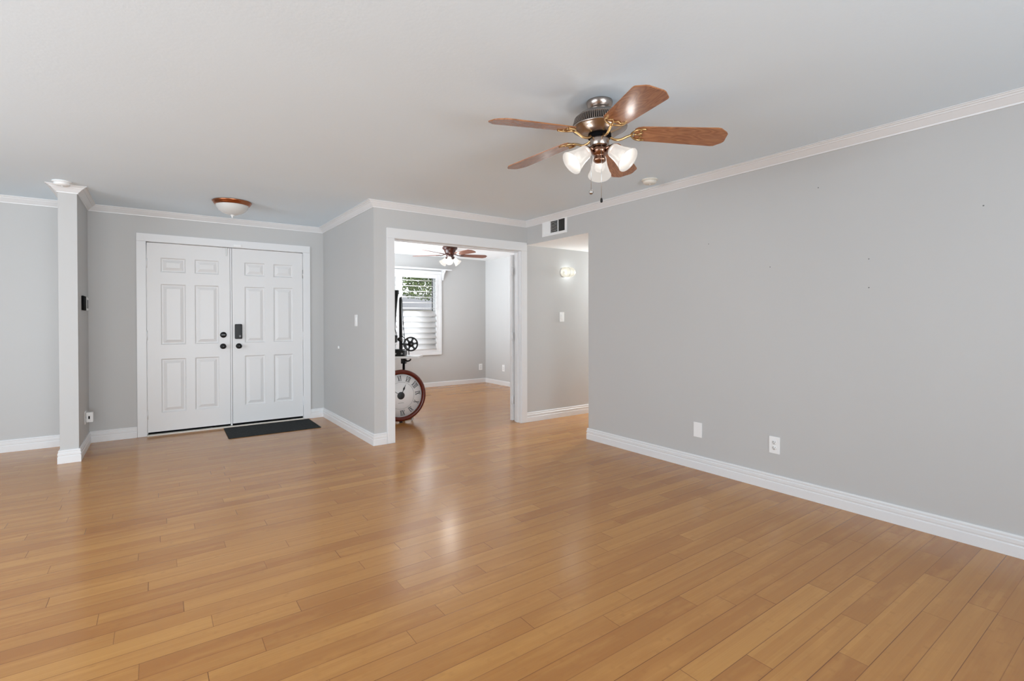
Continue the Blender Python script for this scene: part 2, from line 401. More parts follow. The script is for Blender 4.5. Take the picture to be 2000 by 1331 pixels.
# bedroom window opening
bx0, bx1, bz0, bz1 = 2.76, 4.30, .665, 2.10
struct('wall_far', boxes((Xn, bx0, Yb, Yb + .16, 0, H), (bx1, XE, Yb, Yb + .16, 0, H), (bx0, bx1, Yb, Yb + .16, 0, bz0), (bx0, bx1, Yb, Yb + .16, bz1, H)), 'wall', 'grey far wall of the back room around the shuttered window', 'wall')
struct('wall_side', boxes((Xb, Xb + .12, Yo + T, Yb + .02, 0, H)), 'wall', 'pale grey side wall of the back room', 'wall')
struct('wall_left', boxes((XL - .12, XL, YB, Yd + .02, 0, H)), 'wall', 'grey wall on the far left of the main room', 'wall')
struct('wall_back', boxes((XL - .12, Xr + T, YB - .12, YB, 0, H)), 'wall', 'grey wall behind the viewpoint', 'wall')

# nail marks on the right wall
def at_wall(y, z):
    b = bmesh.new(); lathe(b, [(0, .0015), (.0035, .001), (.0045, -.001), (0, -.001)], 10, TR(Xr, y, z) @ RY(R(-90))); return b

for y, z in ((1.533, 2.153), (.700, 1.874), (2.359, 1.872), (1.859, 1.640), (1.236, 1.637), (1.235, 1.455)):
    obj('nail_hole', at_wall(y, z), 'grey', wr)
# ------------------------------------------------------------------ mouldings
CROWN = [(0, H - .062), (.008, H - .062), (.010, H - .053), (.014, H - .051), (.044, H - .021), (.050, H - .021), (.053, H - .014), (.062, H - .010), (.064, H - .005), (.073, H - .004), (.073, H + .001), (0, H + .001)]
struct('trim_1', mk(sweep, [(XL, YB), (XL, Yd), (Xw0, Yd), (Xw0, Yw), (Xw1, Yw), (Xw1, Yd), (Xn, Yd), (Xn, Yo), (Xr, Yo), (Xr, YB)], CROWN, True), 'trim', 'white crown moulding around the main room', 'moulding')
BASE = [(0, 0), (.016, 0), (.016, .058), (.012, .062), (.012, .068), (.015, .072), (.015, .090), (.010, .094), (.010, .099), (.012, .103), (.012, .109), (.008, .116), (0, .116)]
struct('baseboard_left', mk(sweep, [(XL, YB), (XL, Yd), (Xw0, Yd), (Xw0, Yw), (Xw1, Yw), (Xw1, Yd), (dx0 - .09, Yd)], BASE), 'trim', 'white baseboard left of the entry doors and around the stub wall', 'baseboard')
struct('baseboard_nook', mk(sweep, [(dx1 + .085, Yd), (Xn, Yd), (Xn, Yo), (ox0 - .088, Yo)], BASE), 'trim', 'white baseboard right of the entry doors', 'baseboard')
struct('baseboard_hall', mk(sweep, [(ox1 + .085, Yo), (XE, Yo)], BASE), 'trim', 'white baseboard in the side hall under the sconce', 'baseboard')
struct('baseboard_right', mk(sweep, [(XE, YE), (Xr, YE), (Xr, YB)], BASE), 'trim', 'white baseboard along the long right wall', 'baseboard')
BB = [(0, 0), (.012, 0), (.012, .076), (.008, .083), (0, .083)]
struct('baseboard_far', mk(sweep, [(Xn + T, Yb), (Xb, Yb), (Xb, Yo + T)], BB), 'trim', 'plain low white baseboard in the back room', 'baseboard')

# entry door casing with jamb, stops and head
bm = bmesh.new(); cw = .088; f0 = Yd - .018
for x0, x1 in ((dx0 - cw, dx0 - .004), (dx1 + .004, dx1 + cw)):
    rbox(bm, x0, x1, f0, Yd, 0, dz1 + .0035, .003)
rbox(bm, dx0 - cw, dx1 + cw, f0, Yd, dz1 + .004, dz1 + cw, .003)
box(bm, dx0 - .02, dx0 - .003, Yd - .006, Yd + .15, 0, dz1 + .003); box(bm, dx1 + .003, dx1 + .02, Yd - .006, Yd + .15, 0, dz1 + .003)
box(bm, dx0 - .02, dx1 + .02, Yd - .006, Yd + .15, dz1 + .003, dz1 + .02)
box(bm, dx0 - .003, dx0 + .03, Yd + .06, Yd + .15, 0, dz1 + .003); box(bm, dx1 - .03, dx1 + .003, Yd + .06, Yd + .15, 0, dz1 + .003)
box(bm, dx0 - .003, dx1 + .003, Yd + .06, Yd + .15, dz1 - .03, dz1 + .003)
struct('trim_2', bm, 'trim', 'flat white casing framing the double entry doors', 'door frame')
bm = bmesh.new(); rbox(bm, dx0 - .004, dx1 + .004, Yd - .03, Yd + .15, 0, .012, .004)
struct('trim_3', bm, 'ivory', 'pale threshold strip under the entry doors', 'threshold')

# cased opening to the back room: casing both sides, jamb, stop, leftover hinges
bm = bmesh.new(); f0 = Yo - .018
for ya, yb in ((f0, Yo), (Yo + T, Yo + T + .018)):
    rbox(bm, ox0 - .085, ox0 - .003, ya, yb, 0, oz1 + .0025, .003); rbox(bm, ox1 + .006, min(ox1 + .088, Xr - .003), ya, yb, 0, oz1 + .0025, .003)
    rbox(bm, ox0 - .085, min(ox1 + .088, Xr - .003), ya, yb, oz1 + .003, oz1 + .105, .003)
box(bm, ox0 - .02, ox0, Yo - .004, Yo + T + .004, 0, oz1); box(bm, ox1, ox1 + .02, Yo - .004, Yo + T + .004, 0, oz1)
box(bm, ox0 - .02, ox1 + .02, Yo - .004, Yo + T + .004, oz1 + .0003, oz1 + .02)
rbox(bm, ox1 - .012, ox1 - .0003, Yo + .045, Yo + .085, 0, oz1 - .0125, .002); rbox(bm, ox0 + .0003, ox0 + .012, Yo + .045, Yo + .085, 0, oz1 - .0125, .002); rbox(bm, ox0 + .0003, ox1 - .0003, Yo + .045, Yo + .085, oz1 - .012, oz1, .002)
struct('trim_4', bm, 'trim', 'wide white cased opening into the back room', 'door frame')
d3 = thing('door_3', 'white door folded back flat behind the right side of the cased opening', 'door', (ox1 - .022, Yo + T + .031, .012), 0, None, 'structure')
bm = bmesh.new(); rbox(bm, 0, .76, 0, .040, 0, 2.045, .002); obj('door_leaf', bm, 'door', d3)
for z in (.25, 1.04, 1.84):
    bm = bmesh.new(); rbox(bm, -.002, .0, -.026, .012, z - .045, z + .045, .0008); tube(bm, [(-.005, -.010, z - .048), (-.005, -.010, z + .048)], .0065, 10); obj('hinge', bm, 'trim', d3)

# ------------------------------------------------------------------ entry doors
def six_panel(bm, wd, ht, cols, rows, th=.044):
    xs = sorted([0, wd] + [v for c in cols for v in c]); zs = sorted([0, ht] + [v for r in rows for v in r])
    def P(x, y, z): return bm.verts.new((x, y, z))
    for i in range(len(xs) - 1):
        for j in range(len(zs) - 1):
            a, b, c, d = xs[i], xs[i + 1], zs[j], zs[j + 1]
            if (a, b) in cols and (c, d) in rows:
                rings = []
                for ins, dep in ((0, 0), (.006, .008), (.012, .014), (.021, .014), (.025, .012), (.052, .002)):
                    rings.append([P(x, dep, z) for x, z in ((a + ins, c + ins), (b - ins, c + ins), (b - ins, d - ins), (a + ins, d - ins))])
                for A, B in zip(rings, rings[1:]):
                    for k in range(4): bm.faces.new([A[k], A[(k + 1) % 4], B[(k + 1) % 4], B[k]])
                bm.faces.new(rings[-1])
            else:
                bm.faces.new([P(a, 0, c), P(b, 0, c), P(b, 0, d), P(a, 0, d)])
    q = [P(0, th, 0), P(wd, th, 0), P(wd, th, ht), P(0, th, ht)]; bm.faces.new(q[::-1])
    f = [P(0, 0, 0), P(wd, 0, 0), P(wd, 0, ht), P(0, 0, ht)]
    for k in range(4): bm.faces.new([q[k], q[(k + 1) % 4], f[(k + 1) % 4], f[k]])
ROWS = [(.203, .795), (.950, 1.617), (1.748, 1.906)]
def hinge(parent, x, z, m):
    b = bmesh.new(); tube(b, [(x, -.004, z - .05), (x, -.004, z + .05)], .0065, 10)
    for q in (-.053, .053): lathe(b, [(0, -.004), (.005, -.003), (.005, .003), (0, .004)], 10, TR(x, -.004, z + q))
    obj('hinge', b, m, parent)
def knob(parent, x, z):
    b = bmesh.new(); m_ = TR(x, 0, z) @ RX(R(90))
    lathe(b, [(0, 0), (.031, 0), (.032, .004), (.028, .009), (.014, .012), (.012, .030), (.020, .036), (.027, .046), (.028, .056), (.022, .066), (.008, .070), (0, .070)], 32, m_)
    k = obj('door_knob', b, 'black', parent)
    b = bmesh.new(); lathe(b, [(0, .0695), (.004, .0705), (.004, .072), (0, .0722)], 12, m_); obj('lock_button', b, 'grey', k)
dl = thing('door_1', 'left white six-panel entry door with round black deadbolt and knob', 'door', (dx0 + .003, Yd + .004, .037), 0, None, 'structure')
obj('door_leaf', mk(six_panel, .783, 2.062, [(.122, .351), (.436, .672)], ROWS), 'door', dl)
bm = bmesh.new(); rbox(bm, .7865, .8025, -.004, .030, -.020, 2.064, .002); box(bm, .775, .840, .047, .053, -.022, 2.060); obj('astragal', bm, 'trim', dl)
bm = bmesh.new(); box(bm, .002, .842, .022, .040, -.0235, .001); obj('door_sweep', bm, 'rubber', dl)
for z in (.195, 1.055, 1.84): hinge(dl, -.002, z, 'trim')
knob(dl, .711, .915)
bm = bmesh.new(); lathe(bm, [(0, 0), (.033, 0), (.034, .006), (.030, .012), (0, .013)], 32, TR(.714, 0, 1.048) @ RX(R(90))); db = obj('deadbolt', bm, 'black', dl)
bm = bmesh.new(); rbox(bm, .694, .734, -.026, -.012, 1.041, 1.055, .004); obj('thumb_turn', bm, 'grey', db)
bm = bmesh.new(); rbox(bm, .744, .756, -.007, 0, 1.972, 2.052, .002); rbox(bm, .742, .758, -.011, -.006, 2.040, 2.066, .002); obj('flush_bolt', bm, 'steel', dl)
dr = thing('door_2', 'right white six-panel entry door with black keypad lock and knob', 'door', (.7245, Yd + .004, .037), 0, None, 'structure')
obj('door_leaf', mk(six_panel, .782, 2.062, [(.130, .350), (.446, .668)], ROWS), 'door', dr)
bm = bmesh.new(); box(bm, .002, .780, .004, .019, -.0235, .001); obj('door_sweep', bm, 'rubber', dr)
for z, m_ in ((.195, 'trim'), (1.02, 'trim'), (1.80, 'steel')): hinge(dr, .786, z, m_)
knob(dr, .066, .913)
bm = bmesh.new(); rbox(bm, .024, .100, -.036, 0, .998, 1.172, .012, 4); kp = obj('keypad_lock', bm, 'black', dr)
bm = bmesh.new(); rbox(bm, .066, .086, -.039, -.030, 1.018, 1.042, .003); obj('turn_piece', bm, 'grey', kp)
bm = bmesh.new(); rbox(bm, .735, .815, Yd - .036, Yd - .0182, dz1 + .008, dz1 + .040, .004)
tag(obj('door_sensor', bm, 'white'), 'small white alarm sensor on the door frame head between the entry doors', 'sensor')

bm = bmesh.new(); prism(bm, [(.612, 5.985), (1.556, 5.99), (1.560, 6.585), (.622, 6.585)], .0, .008, bev=.003)
tag(obj('doormat', bm, 'mat'), 'charcoal doormat on the floor in front of the right entry door', 'doormat')

# ------------------------------------------------------------------ plates, switches, outlets (built facing -Y, then turned)
def plate(parent, m='white', wd=.079, ht=.124):
    b = bmesh.new(); rbox(b, -wd / 2, wd / 2, -.006, 0, -ht / 2, ht / 2, .0025); return obj('wall_plate', b, m, parent)
def switch(label, loc, rz, m='white'):
    t = thing('light_switch', label, 'light switch', loc, rz); plate(t, m)
    b = bmesh.new(); rbox(b, -.0165, .0165, -.0085, -.005, -.033, .033, .002); rk = obj('rocker', b, m, t)
    b = bmesh.new(); rbox(b, -.0150, .0150, -.0105, -.008, .004, .031, .001); obj('rocker_top', b, m, rk)
    return t
def outlet(label, loc, rz, m='white'):
    t = thing('wall_outlet', label, 'outlet', loc, rz); plate(t, m)
    for z in (.0195, -.0195):
        b = bmesh.new(); lathe(b, [(0, .0035), (.016, .003), (.017, 0), (0, 0)], 24, TR(0, -.0055, z) @ RX(R(90)))
        r_ = obj('receptacle', b, m, t)
        b = bmesh.new(); box(b, -.0085, -.0055, -.0098, -.0085, z, z + .009); box(b, .0055, .0085, -.0098, -.0085, z + .001, z + .008)
        lathe(b, [(0, .0015), (.0028, .0015), (.0028, 0), (0, 0)], 10, TR(0, -.0083, z - .007) @ RX(R(90))); obj('slot', b, 'darkgap', r_)
    return t
switch('white light switch on the grey wall right of the entry doors', (Xn, 5.35, 1.25), R(-90))
switch('white light switch on the hall wall below the sconce', (4.243, Yo, 1.288), 0)
outlet('white duplex outlet low on the long right wall', (Xr, 1.822, .332), R(-90))
t = thing('blank_wall_plate', 'blank white wall plate low on the right wall left of the outlet', 'wall plate', (Xr, 2.455, .331), R(-90)); plate(t)
outlet('white outlet low on the back room far wall', (5.252, Yb, .314), 0)
outlet('white outlet on the back room pale side wall near the corner', (Xb, 7.766, .331), R(-90))
ow = outlet('white outlet low on the stub wall with an adapter plugged in', (Xw1, 6.30, .315), R(90))
t = thing('power_adapter', 'white power adapter plugged into the stub wall outlet', 'adapter', (Xw1 + .012, 6.30, .315), R(90))
bm = bmesh.new(); rbox(bm, -.03, .03, -.05, .002, -.045, .05, .005); ab = obj('adapter_body', bm, 'white', t)
bm = bmesh.new(); rbox(bm, .0295, .032, -.036, -.026, -.012, .016, .001); obj('status_window', bm, 'darkgap', ab)
bm = bmesh.new(); rbox(bm, -.036, -.0295, -.026, -.016, -.012, .016, .001); obj('side_port', bm, 'darkgap', ab)
t = thing('alarm_keypad', 'black and white alarm keypad on the right side of the stub wall', 'keypad', (Xw1, 6.33, 1.42), R(90))
bm = bmesh.new(); rbox(bm, -.03, .24, -.012, 0, -.065, .065, .004); hb = obj('housing', bm, 'white', t)
bm = bmesh.new(); rbox(bm, -.24, -.035, -.017, 0, -.068, .068, .004); obj('black_screen', bm, 'darkgap', t)
bm = bmesh.new(); rbox(bm, .06, .18, -.0145, -.011, -.045, .040, .002); obj('key_panel', bm, 'grey', hb)
bm = bmesh.new(); rbox(bm, -.03, .03, -.003, 0, -.05, .05, .001)
o = obj('blank_switch_plate', bm, 'wall'); o.location = (Xw1, 5.93, 1.22); o.rotation_euler = (0, 0, R(90)); tag(o, 'thin painted-over plate near the front edge of the stub wall', 'wall plate')
bm = bmesh.new(); lathe(bm, [(0, .012), (.014, .011), (.019, .006), (.019, 0), (0, 0)], 24, RY(R(-90))); o = obj('door_bumper', bm, 'white'); o.location = (Xn, 5.986, .929)
tag(o, 'round white door bumper on the grey wall beside the right entry door', 'bumper')

# ------------------------------------------------------------------ supply register on the header
t = thing('air_vent', 'white air vent with one louvre bank darkened as shade on the header above the hall', 'vent', (Xr, 4.29, 2.305), R(-90))
bm = bmesh.new(); wv, hv = .212, .088
for a in ((-wv, wv, -hv, -hv + .028), (-wv, wv, hv - .015, hv), (-wv, -wv + .030, -hv + .0285, hv - .0155), (wv - .030, wv, -hv + .0285, hv - .0155), (-.075, -.064, -hv + .0285, hv - .0155), (.062, .073, -hv + .0285, hv - .0155)): rbox(bm, a[0], a[1], -.010, 0, a[2], a[3], .0015)
obj('frame', bm, 'white', t)
bm = bmesh.new(); box(bm, -wv + .01, wv - .01, -.0015, -.0005, -hv + .01, hv - .005); obj('backing', bm, 'darkgap', t)  # dark sheet stands in for the shaded duct behind the louvres
bm = bmesh.new()
for i in range(7):
    x = -.175 + i * .016; b = bmesh.new(); box(b, -.012, .012, -.0006, .0006, -.062, .074); merge(bm, b, TR(x, -.006, 0) @ RZ(R(12)))
obj('louver_bank', bm, 'white', t)
bm = bmesh.new()
for i in range(9):
    b = bmesh.new(); box(b, -.062, .060, -.004, .004, -.0008, .0008); merge(bm, b, TR(0, -.006, -.055 + i * .0155) @ RX(R(35)))
obj('louver_bank', bm, 'white', t)
bm = bmesh.new()
for i in range(6):
    b = bmesh.new(); box(b, -.0007, .0007, -.004, .003, -.062, .074); merge(bm, b, TR(.085 + i * .017, -.006, 0) @ RZ(R(-35)))
obj('louver_bank', bm, 'louver_shade', t)  # white slats coloured dark to stand in for the shade between them

# ------------------------------------------------------------------ smoke detectors
def smoke(label, loc, m):
    t = thing('smoke_detector', label, 'smoke detector', loc)
    b = bmesh.new(); lathe(b, [(0, 0), (.066, 0), (.067, -.008), (.060, -.012), (0, -.012)], 40); obj('mount_ring', b, m, t)
    b = bmesh.new(); lathe(b, [(0, -.012), (.056, -.012), (.055, -.026), (.046, -.036), (.020, -.040), (0, -.040)], 40); bd = obj('detector_body', b, m, t)
    b = bmesh.new(); lathe(b, [(0, -.040), (.008, -.040), (.008, -.043), (0, -.0435)], 16); obj('test_button', b, m, bd)
smoke('ivory smoke detector on the ceiling beside the fan near the right wall', (3.40, 2.733, H), 'ivory')
smoke('white smoke detector on the ceiling above the stub wall', (-.645, 5.66, H), 'white')

# ------------------------------------------------------------------ flush ceiling light by the entry
t = thing('flush_ceiling_light', 'unlit copper rimmed ceiling light with frosted bowl near the entry doors', 'ceiling light', (.622, 5.66, H))
bm = bmesh.new(); lathe(bm, [(0, 0), (.172, 0), (.176, -.004), (.170, -.014), (.165, -.018), (.163, -.026), (.154, -.036), (.148, -.040), (.146, -.030), (0, -.03)], 64); obj('rim', bm, 'copper', t)
bm = bmesh.new(); lathe(bm, [(.147, -.036), (.140, -.060), (.118, -.090), (.085, -.113), (.045, -.128), (.012, -.133), (0, -.133)], 64); obj('glass_bowl', bm, 'frost', t)
bm = bmesh.new(); lathe(bm, [(0, -.130), (.016, -.132), (.018, -.137), (.010, -.142), (.006, -.150), (.008, -.155), (.004, -.160), (0, -.161)], 24); obj('finial', bm, 'white', t)

# ------------------------------------------------------------------ ceiling fans
BLADE = [(x, y * 1.22) for x, y in [(.185, -.034), (.200, -.047), (.225, -.054), (.60, -.069), (.616, -.067), (.652, -.040), (.660, -.028), (.660, .028), (.652, .040), (.616, .067), (.60, .069), (.225, .054), (.200, .047), (.185, .034)]]
def bell(bm, mtx, ln, r0, r1, th=.003):
    out = [(r0 * .55, 0), (r0 * .9, -.004), (r0, -.012), (r0 * 1.06, -ln * .25), (r0 * 1.2, -ln * .5), (r0 * 1.45, -ln * .75), (r1 * .9, -ln * .9), (r1, -ln)]
    inn = [(r - th, z + .0005) for r, z in out[::-1]]
    lathe(bm, out + inn, 40, mtx, close=True)
def bulb(bm, mtx):
    lathe(bm, [(0, -.018), (.013, -.018), (.014, -.034), (.022, -.050), (.029, -.066), (.029, -.078), (.022, -.092), (.010, -.098), (0, -.099)], 24, mtx)

def lamp(parent, mtx, power):
    l = bpy.data.lights.new('bulb_light', 'POINT'); l.energy = power; l.color = (1, .95, .89); l.shadow_soft_size = .02
    o = bpy.data.objects.new('bulb_light', l); C.objects.link(o); o.parent = parent; o.matrix_local = mtx @ TR(0, 0, -.072)
t = thing('ceiling_fan', 'near ceiling fan with five oak blades and three lit bell shades', 'ceiling fan', (1.966, 1.918, H))
bm = bmesh.new(); lathe(bm, [(0, 0), (.070, 0), (.071, -.006), (.067, -.022), (.058, -.036), (.050, -.046), (.030, -.048), (0, -.048)], 48); obj('canopy', bm, 'nickel', t)
bm = bmesh.new(); lathe(bm, [(0, -.045), (.055, -.046), (.085, -.056), (.112, -.072), (.128, -.088), (.131, -.092), (.131, -.094), (.118, -.095), (.118, -.134), (.146, -.136), (.149, -.140), (.147, -.147), (.138, -.150), (.128, -.158), (.105, -.172), (.080, -.180), (0, -.180)], 72); mh = obj('motor_housing', bm, 'nickel', t)
bm = bmesh.new()
for i in range(84):
    a = 2 * PI * i / 84; b = bmesh.new(); box(b, -.006, .006, -.0026, .0026, -.1365, -.0935)
    for v in b.verts: v.co.x += .130 + (.012 if v.co.z < -.11 else 0)
    merge(bm, b, RZ(a))
obj('vent_grille', bm, 'nickel', mh)
bm = bmesh.new(); lathe(bm, [(.1183, -.0955), (.1186, -.1335), (.1170, -.1335)], 64); obj('vent_recess', bm, 'darkgap', mh)
bm = bmesh.new(); lathe(bm, [(0, -.178), (.062, -.178), (.062, -.198), (0, -.198)], 40); obj('flywheel', bm, 'darkgap', t)
bm = bmesh.new(); lathe(bm, [(0, -.196), (.050, -.196), (.052, -.200), (.052, -.238), (.048, -.244), (.040, -.247), (0, -.247)], 48); obj('switch_housing', bm, 'nickel', t)
for k in range(5):
    a = R(245.15 + 72 * k); pitch = R(-11.5)
    bm = bmesh.new(); prism(bm, BLADE, -.003, .003, RX(pitch), bev=.0012)
    bl = obj('blade', bm, 'blade', t); bl.matrix_local = TR(0, 0, -.163) @ RZ(a) @ RY(R(5.4))
    bm = bmesh.new()
    tube(bm, curve([(.052, 0, -.020), (.080, 0, -.036), (.115, 0, -.036), (.150, 0, -.018), (.172, 0, -.009)], 6), .0068, 10)
    tube(bm, [RX(pitch) @ Vector(p) for p in curve([(.242, -.050, -.005), (.215, -.051, -.006), (.190, -.040, -.007), (.172, -.014, -.008), (.170, 0, -.009), (.172, .014, -.008), (.190, .040, -.007), (.215, .051, -.006), (.242, .050, -.005)], 6)], .0055, 8)
    tube(bm, [RX(pitch) @ Vector(p) for p in curve([(.232, -.050, -.005), (.214, -.034, -.005), (.226, -.016, -.005), (.206, 0, -.005), (.226, .016, -.005), (.214, .034, -.005), (.232, .050, -.005)], 6)], .0035, 8)
    tube(bm, [RX(pitch) @ Vector(p) for p in ((.170, 0, -.008), (.206, 0, -.005))], .004, 8)
    obj('blade_iron', bm, 'gold', bl)
bm = bmesh.new(); lathe(bm, [(0, -.245), (.030, -.246), (.044, -.256), (.047, -.270), (.040, -.284), (.030, -.290), (.026, -.296), (.030, -.303), (.034, -.314), (.033, -.322), (.022, -.330), (.008, -.333), (0, -.333)], 40); lk = obj('light_fitter', bm, 'fitter', t)
for k in range(3):
    a = R(44.3 + 120 * k)
    m_ = RZ(a) @ TR(.070, 0, -.270) @ RY(R(-51))
    bm = bmesh.new(); tube(bm, [RZ(a) @ Vector(p) for p in curve([(.035, 0, -.266), (.055, 0, -.258), (.072, 0, -.264)], 5)], .010, 10)
    lathe(bm, [(0, .008), (.020, .006), (.030, -.002), (.033, -.016), (.030, -.018), (0, -.010)], 32, m_); obj('shade_holder', bm, 'fitter', lk)
    bm = bmesh.new(); bell(bm, m_ @ TR(0, 0, -.006), .122, .037, .066); sh = obj('lamp_shade', bm, 'shade', t)
    bm = bmesh.new(); bulb(bm, m_); bo = obj('bulb', bm, 'bulb', sh); lamp(bo, m_, 9)
for (lx, ly, zb_, mt, nm) in ((-.050, .014, -.495, 'steel', 'ball'), (-.027, -.040, -.545, 'black', 'fob')):
    bm = bmesh.new(); tube(bm, [(lx, ly, -.24), (lx, ly, zb_ + .01)], .0014, 8); ch = obj('pull_chain', bm, 'steel', t)
    bm = bmesh.new()
    if nm == 'ball': lathe(bm, [(0, .013), (.006, .0115), (.011, .006), (.013, 0), (.011, -.006), (.006, -.0115), (0, -.013)], 24, TR(lx, ly, zb_))
    else: lathe(bm, [(0, .012), (.005, .010), (.007, -.004), (.006, -.012), (0, -.014)], 20, TR(lx, ly, zb_))
    obj('chain_knob', bm, mt, ch)

t = thing('ceiling_fan', 'distant low-profile ceiling fan with dark brown housing in the back room', 'ceiling fan', (3.861, 7.098, H))
bm = bmesh.new(); lathe(bm, [(0, 0), (.112, 0), (.120, -.006), (.122, -.030), (.116, -.046), (.098, -.056), (.086, -.090), (.072, -.120), (.055, -.132), (0, -.132)], 48); obj('motor_housing', bm, 'bronze', t)
bm = bmesh.new(); lathe(bm, [(0, -.130), (.060, -.131), (.062, -.140), (.055, -.165), (.045, -.185), (.050, -.195), (.035, -.222), (.015, -.232), (0, -.233)], 40); lk = obj('light_fitter', bm, 'bronze', t)
for k in range(5):
    a = R(-11.9 + 72 * k); pitch = R(-11)
    bm = bmesh.new(); prism(bm, [(x * .955, y * .93) for x, y in BLADE], -.003, .003, RX(pitch), bev=.0012)
    bl = obj('blade', bm, 'brownblade', t); bl.matrix_local = TR(0, 0, -.135) @ RZ(a)
    bm = bmesh.new(); tube(bm, curve([(.060, 0, .012), (.10, 0, .008), (.13, 0, -.004), (.165, 0, -.008)], 5), .007, 8)
    prism(bm, [(.16, -.012), (.19, -.036), (.225, -.038), (.235, 0), (.225, .038), (.19, .036), (.16, .012)], -.0075, -.0035, RX(pitch)); obj('blade_iron', bm, 'bronze', bl)
for k in range(3):
    a = R(-4 + 120 * k); m_ = RZ(a) @ TR(.060, 0, -.185) @ RY(R(-48))
    bm = bmesh.new(); lathe(bm, [(0, .02), (.012, .018), (.024, .004), (.028, -.012), (0, -.010)], 24, m_); obj('shade_holder', bm, 'bronze', lk)
    bm = bmesh.new(); bell(bm, m_ @ TR(0, 0, -.004), .115, .034, .064); sh = obj('lamp_shade', bm, 'shade_lit', t)
    bm = bmesh.new(); bulb(bm, m_); bo = obj('bulb', bm, 'bulb_lit', sh); lamp(bo, m_, 16)

# ------------------------------------------------------------------ hall sconce
t = thing('wall_sconce', 'lit round glass wall sconce high on the side hall wall', 'wall light', (4.275, Yo, 1.862))
bm = bmesh.new(); lathe(bm, [(0, 0), (.058, 0), (.058, .008), (.050, .014), (.014, .016), (.012, .04), (0, .04)], 32, RX(R(90))); obj('backplate', bm, 'white', t)
bm = bmesh.new(); m_ = TR(-.075, -.085, 0) @ RY(R(90))
lathe(bm, [(.0, 0), (.052, 0), (.060, .006), (.062, .014), (.062, .120), (.056, .146), (.040, .172), (.018, .182), (0, .184)], 40, m_); gs = obj('glass_shade', bm, 'sconce', t)
bm = bmesh.new(); lathe(bm, [(.0615, .062), (.0635, .062), (.0635, .066), (.0615, .066)], 40, m_, close=True); obj('retaining_ring', bm, 'steel', gs)

def sconce_lamp(x, power):
    l = bpy.data.lights.new('sconce_lamp', 'POINT'); l.energy = power; l.color = (.93, .98, 1.0); l.shadow_soft_size = .035
    o = bpy.data.objects.new('sconce_lamp', l); C.objects.link(o); o.location = (x + .045, Yo - .085, 1.862)
sconce_lamp(4.275, 3.2)
copy_thing(t, (5.75, Yo, 1.862), 0, 'added unseen glass sconce brightening the side hall from further along the wall'); sconce_lamp(5.75, 480)  # out-of-view sconce and strong lamp added to brighten the hall

# ------------------------------------------------------------------ back room window with plantation shutters
t = thing('window_1', 'window of the back room with slim metal frame behind white shutters', 'window', (0, 0, 0), 0, None, 'structure')
bm = bmesh.new()
for a in ((bx0, bx1, bz0, bz0 + .04), (bx0, bx1, bz1 - .04, bz1), (bx0, bx0 + .04, bz0 + .04, bz1 - .04), (bx1 - .04, bx1, bz0 + .04, bz1 - .04), (3.50, 3.545, bz0 + .052, bz1 - .052)): box(bm, a[0], a[1], Yb + .10, Yb + .14, a[2], a[3])
wf = obj('window_frame', bm, 'white', t)
bm = bmesh.new(); d_ = .012
for a in ((bx0 + .04, bx1 - .04, bz0 + .04, bz0 + .04 + d_), (bx0 + .04, bx1 - .04, bz1 - .04 - d_, bz1 - .04), (bx0 + .04, bx0 + .04 + d_, bz0 + .052, bz1 - .052), (bx1 - .04 - d_, bx1 - .04, bz0 + .052, bz1 - .052)): box(bm, a[0], a[1], Yb + .105, Yb + .135, a[2], a[3])
obj('glazing_bead', bm, 'black', t)
bm = bmesh.new(); box(bm, bx0 + .03, bx1 - .03, Yb + .118, Yb + .122, bz0 + .03, bz1 - .03); obj('pane', bm, 'glass', wf)
cx0, cx1, cz0, cz1 = 2.70, 4.378, .597, 2.165
bm = bmesh.new()
for a in ((cx0, cx1, cz0, cz0 + .055), (cx0, cx1, cz1 - .06, cz1), (cx0, cx0 + .06, cz0 + .0555, cz1 - .0605), (cx1 - .06, cx1, cz0 + .0555, cz1 - .0605)): rbox(bm, a[0], a[1], Yb - .03, Yb - .0005, a[2], a[3], .006)
struct('trim_5', bm, 'trim', 'white frame around the back room window', 'window frame')
def shutter(label, x0, x1):
    t = thing('plantation_shutter', label, 'shutter', (x0, Yb - .012, cz0 + .056), 0, 'white plantation shutters')
    wd, ht = x1 - x0, cz1 - .061 - (cz0 + .056)
    b = bmesh.new(); s = .055
    for a in ((0, s, 0, ht), (wd - s, wd, 0, ht), (s, wd - s, 0, .055), (s, wd - s, ht - .075, ht)): rbox(b, a[0], a[1], -.014, .014, a[2], a[3], .003)
    obj('panel_frame', b, 'trim', t)
    n = 13; z0, z1 = .055, ht - .075; st = (z1 - z0) / n
    for i in range(n):
        z = z0 + st * (i + .5); ang = R(3) if i >= 7 else R(61)
        b = bmesh.new(); ell = [(.057 * math.cos(q), .006 * math.sin(q)) for q in [2 * PI * j / 16 for j in range(16)]]
        prism(b, ell, s + .002, wd - s - .002, RY(R(90)) @ RZ(R(90)))
        # blade axis along X; chord along Y turned about X
        bmesh.ops.transform(b, matrix=TR(0, 0, z) @ RX(ang), verts=b.verts)
        for f in b.faces: f.smooth = len(f.verts) == 4
        obj('louver', b, 'trim', t)
    b = bmesh.new(); rbox(b, wd - s - .03, wd - s - .02, -.066, -.058, z0 + st * 7.3, z1 - .02, .002); obj('tilt_rod', b, 'trim', t)
shutter('right white plantation shutter of the back room window', 3.535, 4.316)
shutter('left white plantation shutter, mostly hidden behind the door casing', 2.762, 3.531)
t = thing('wall_shelf', 'narrow white shelf on a bracket above the back room window', 'shelf', (3.6, Yb, 2.168))
bm = bmesh.new(); rbox(bm, -.95, .93, -.155, -.001, .012, .032, .003); obj('shelf_board', bm, 'trim', t)
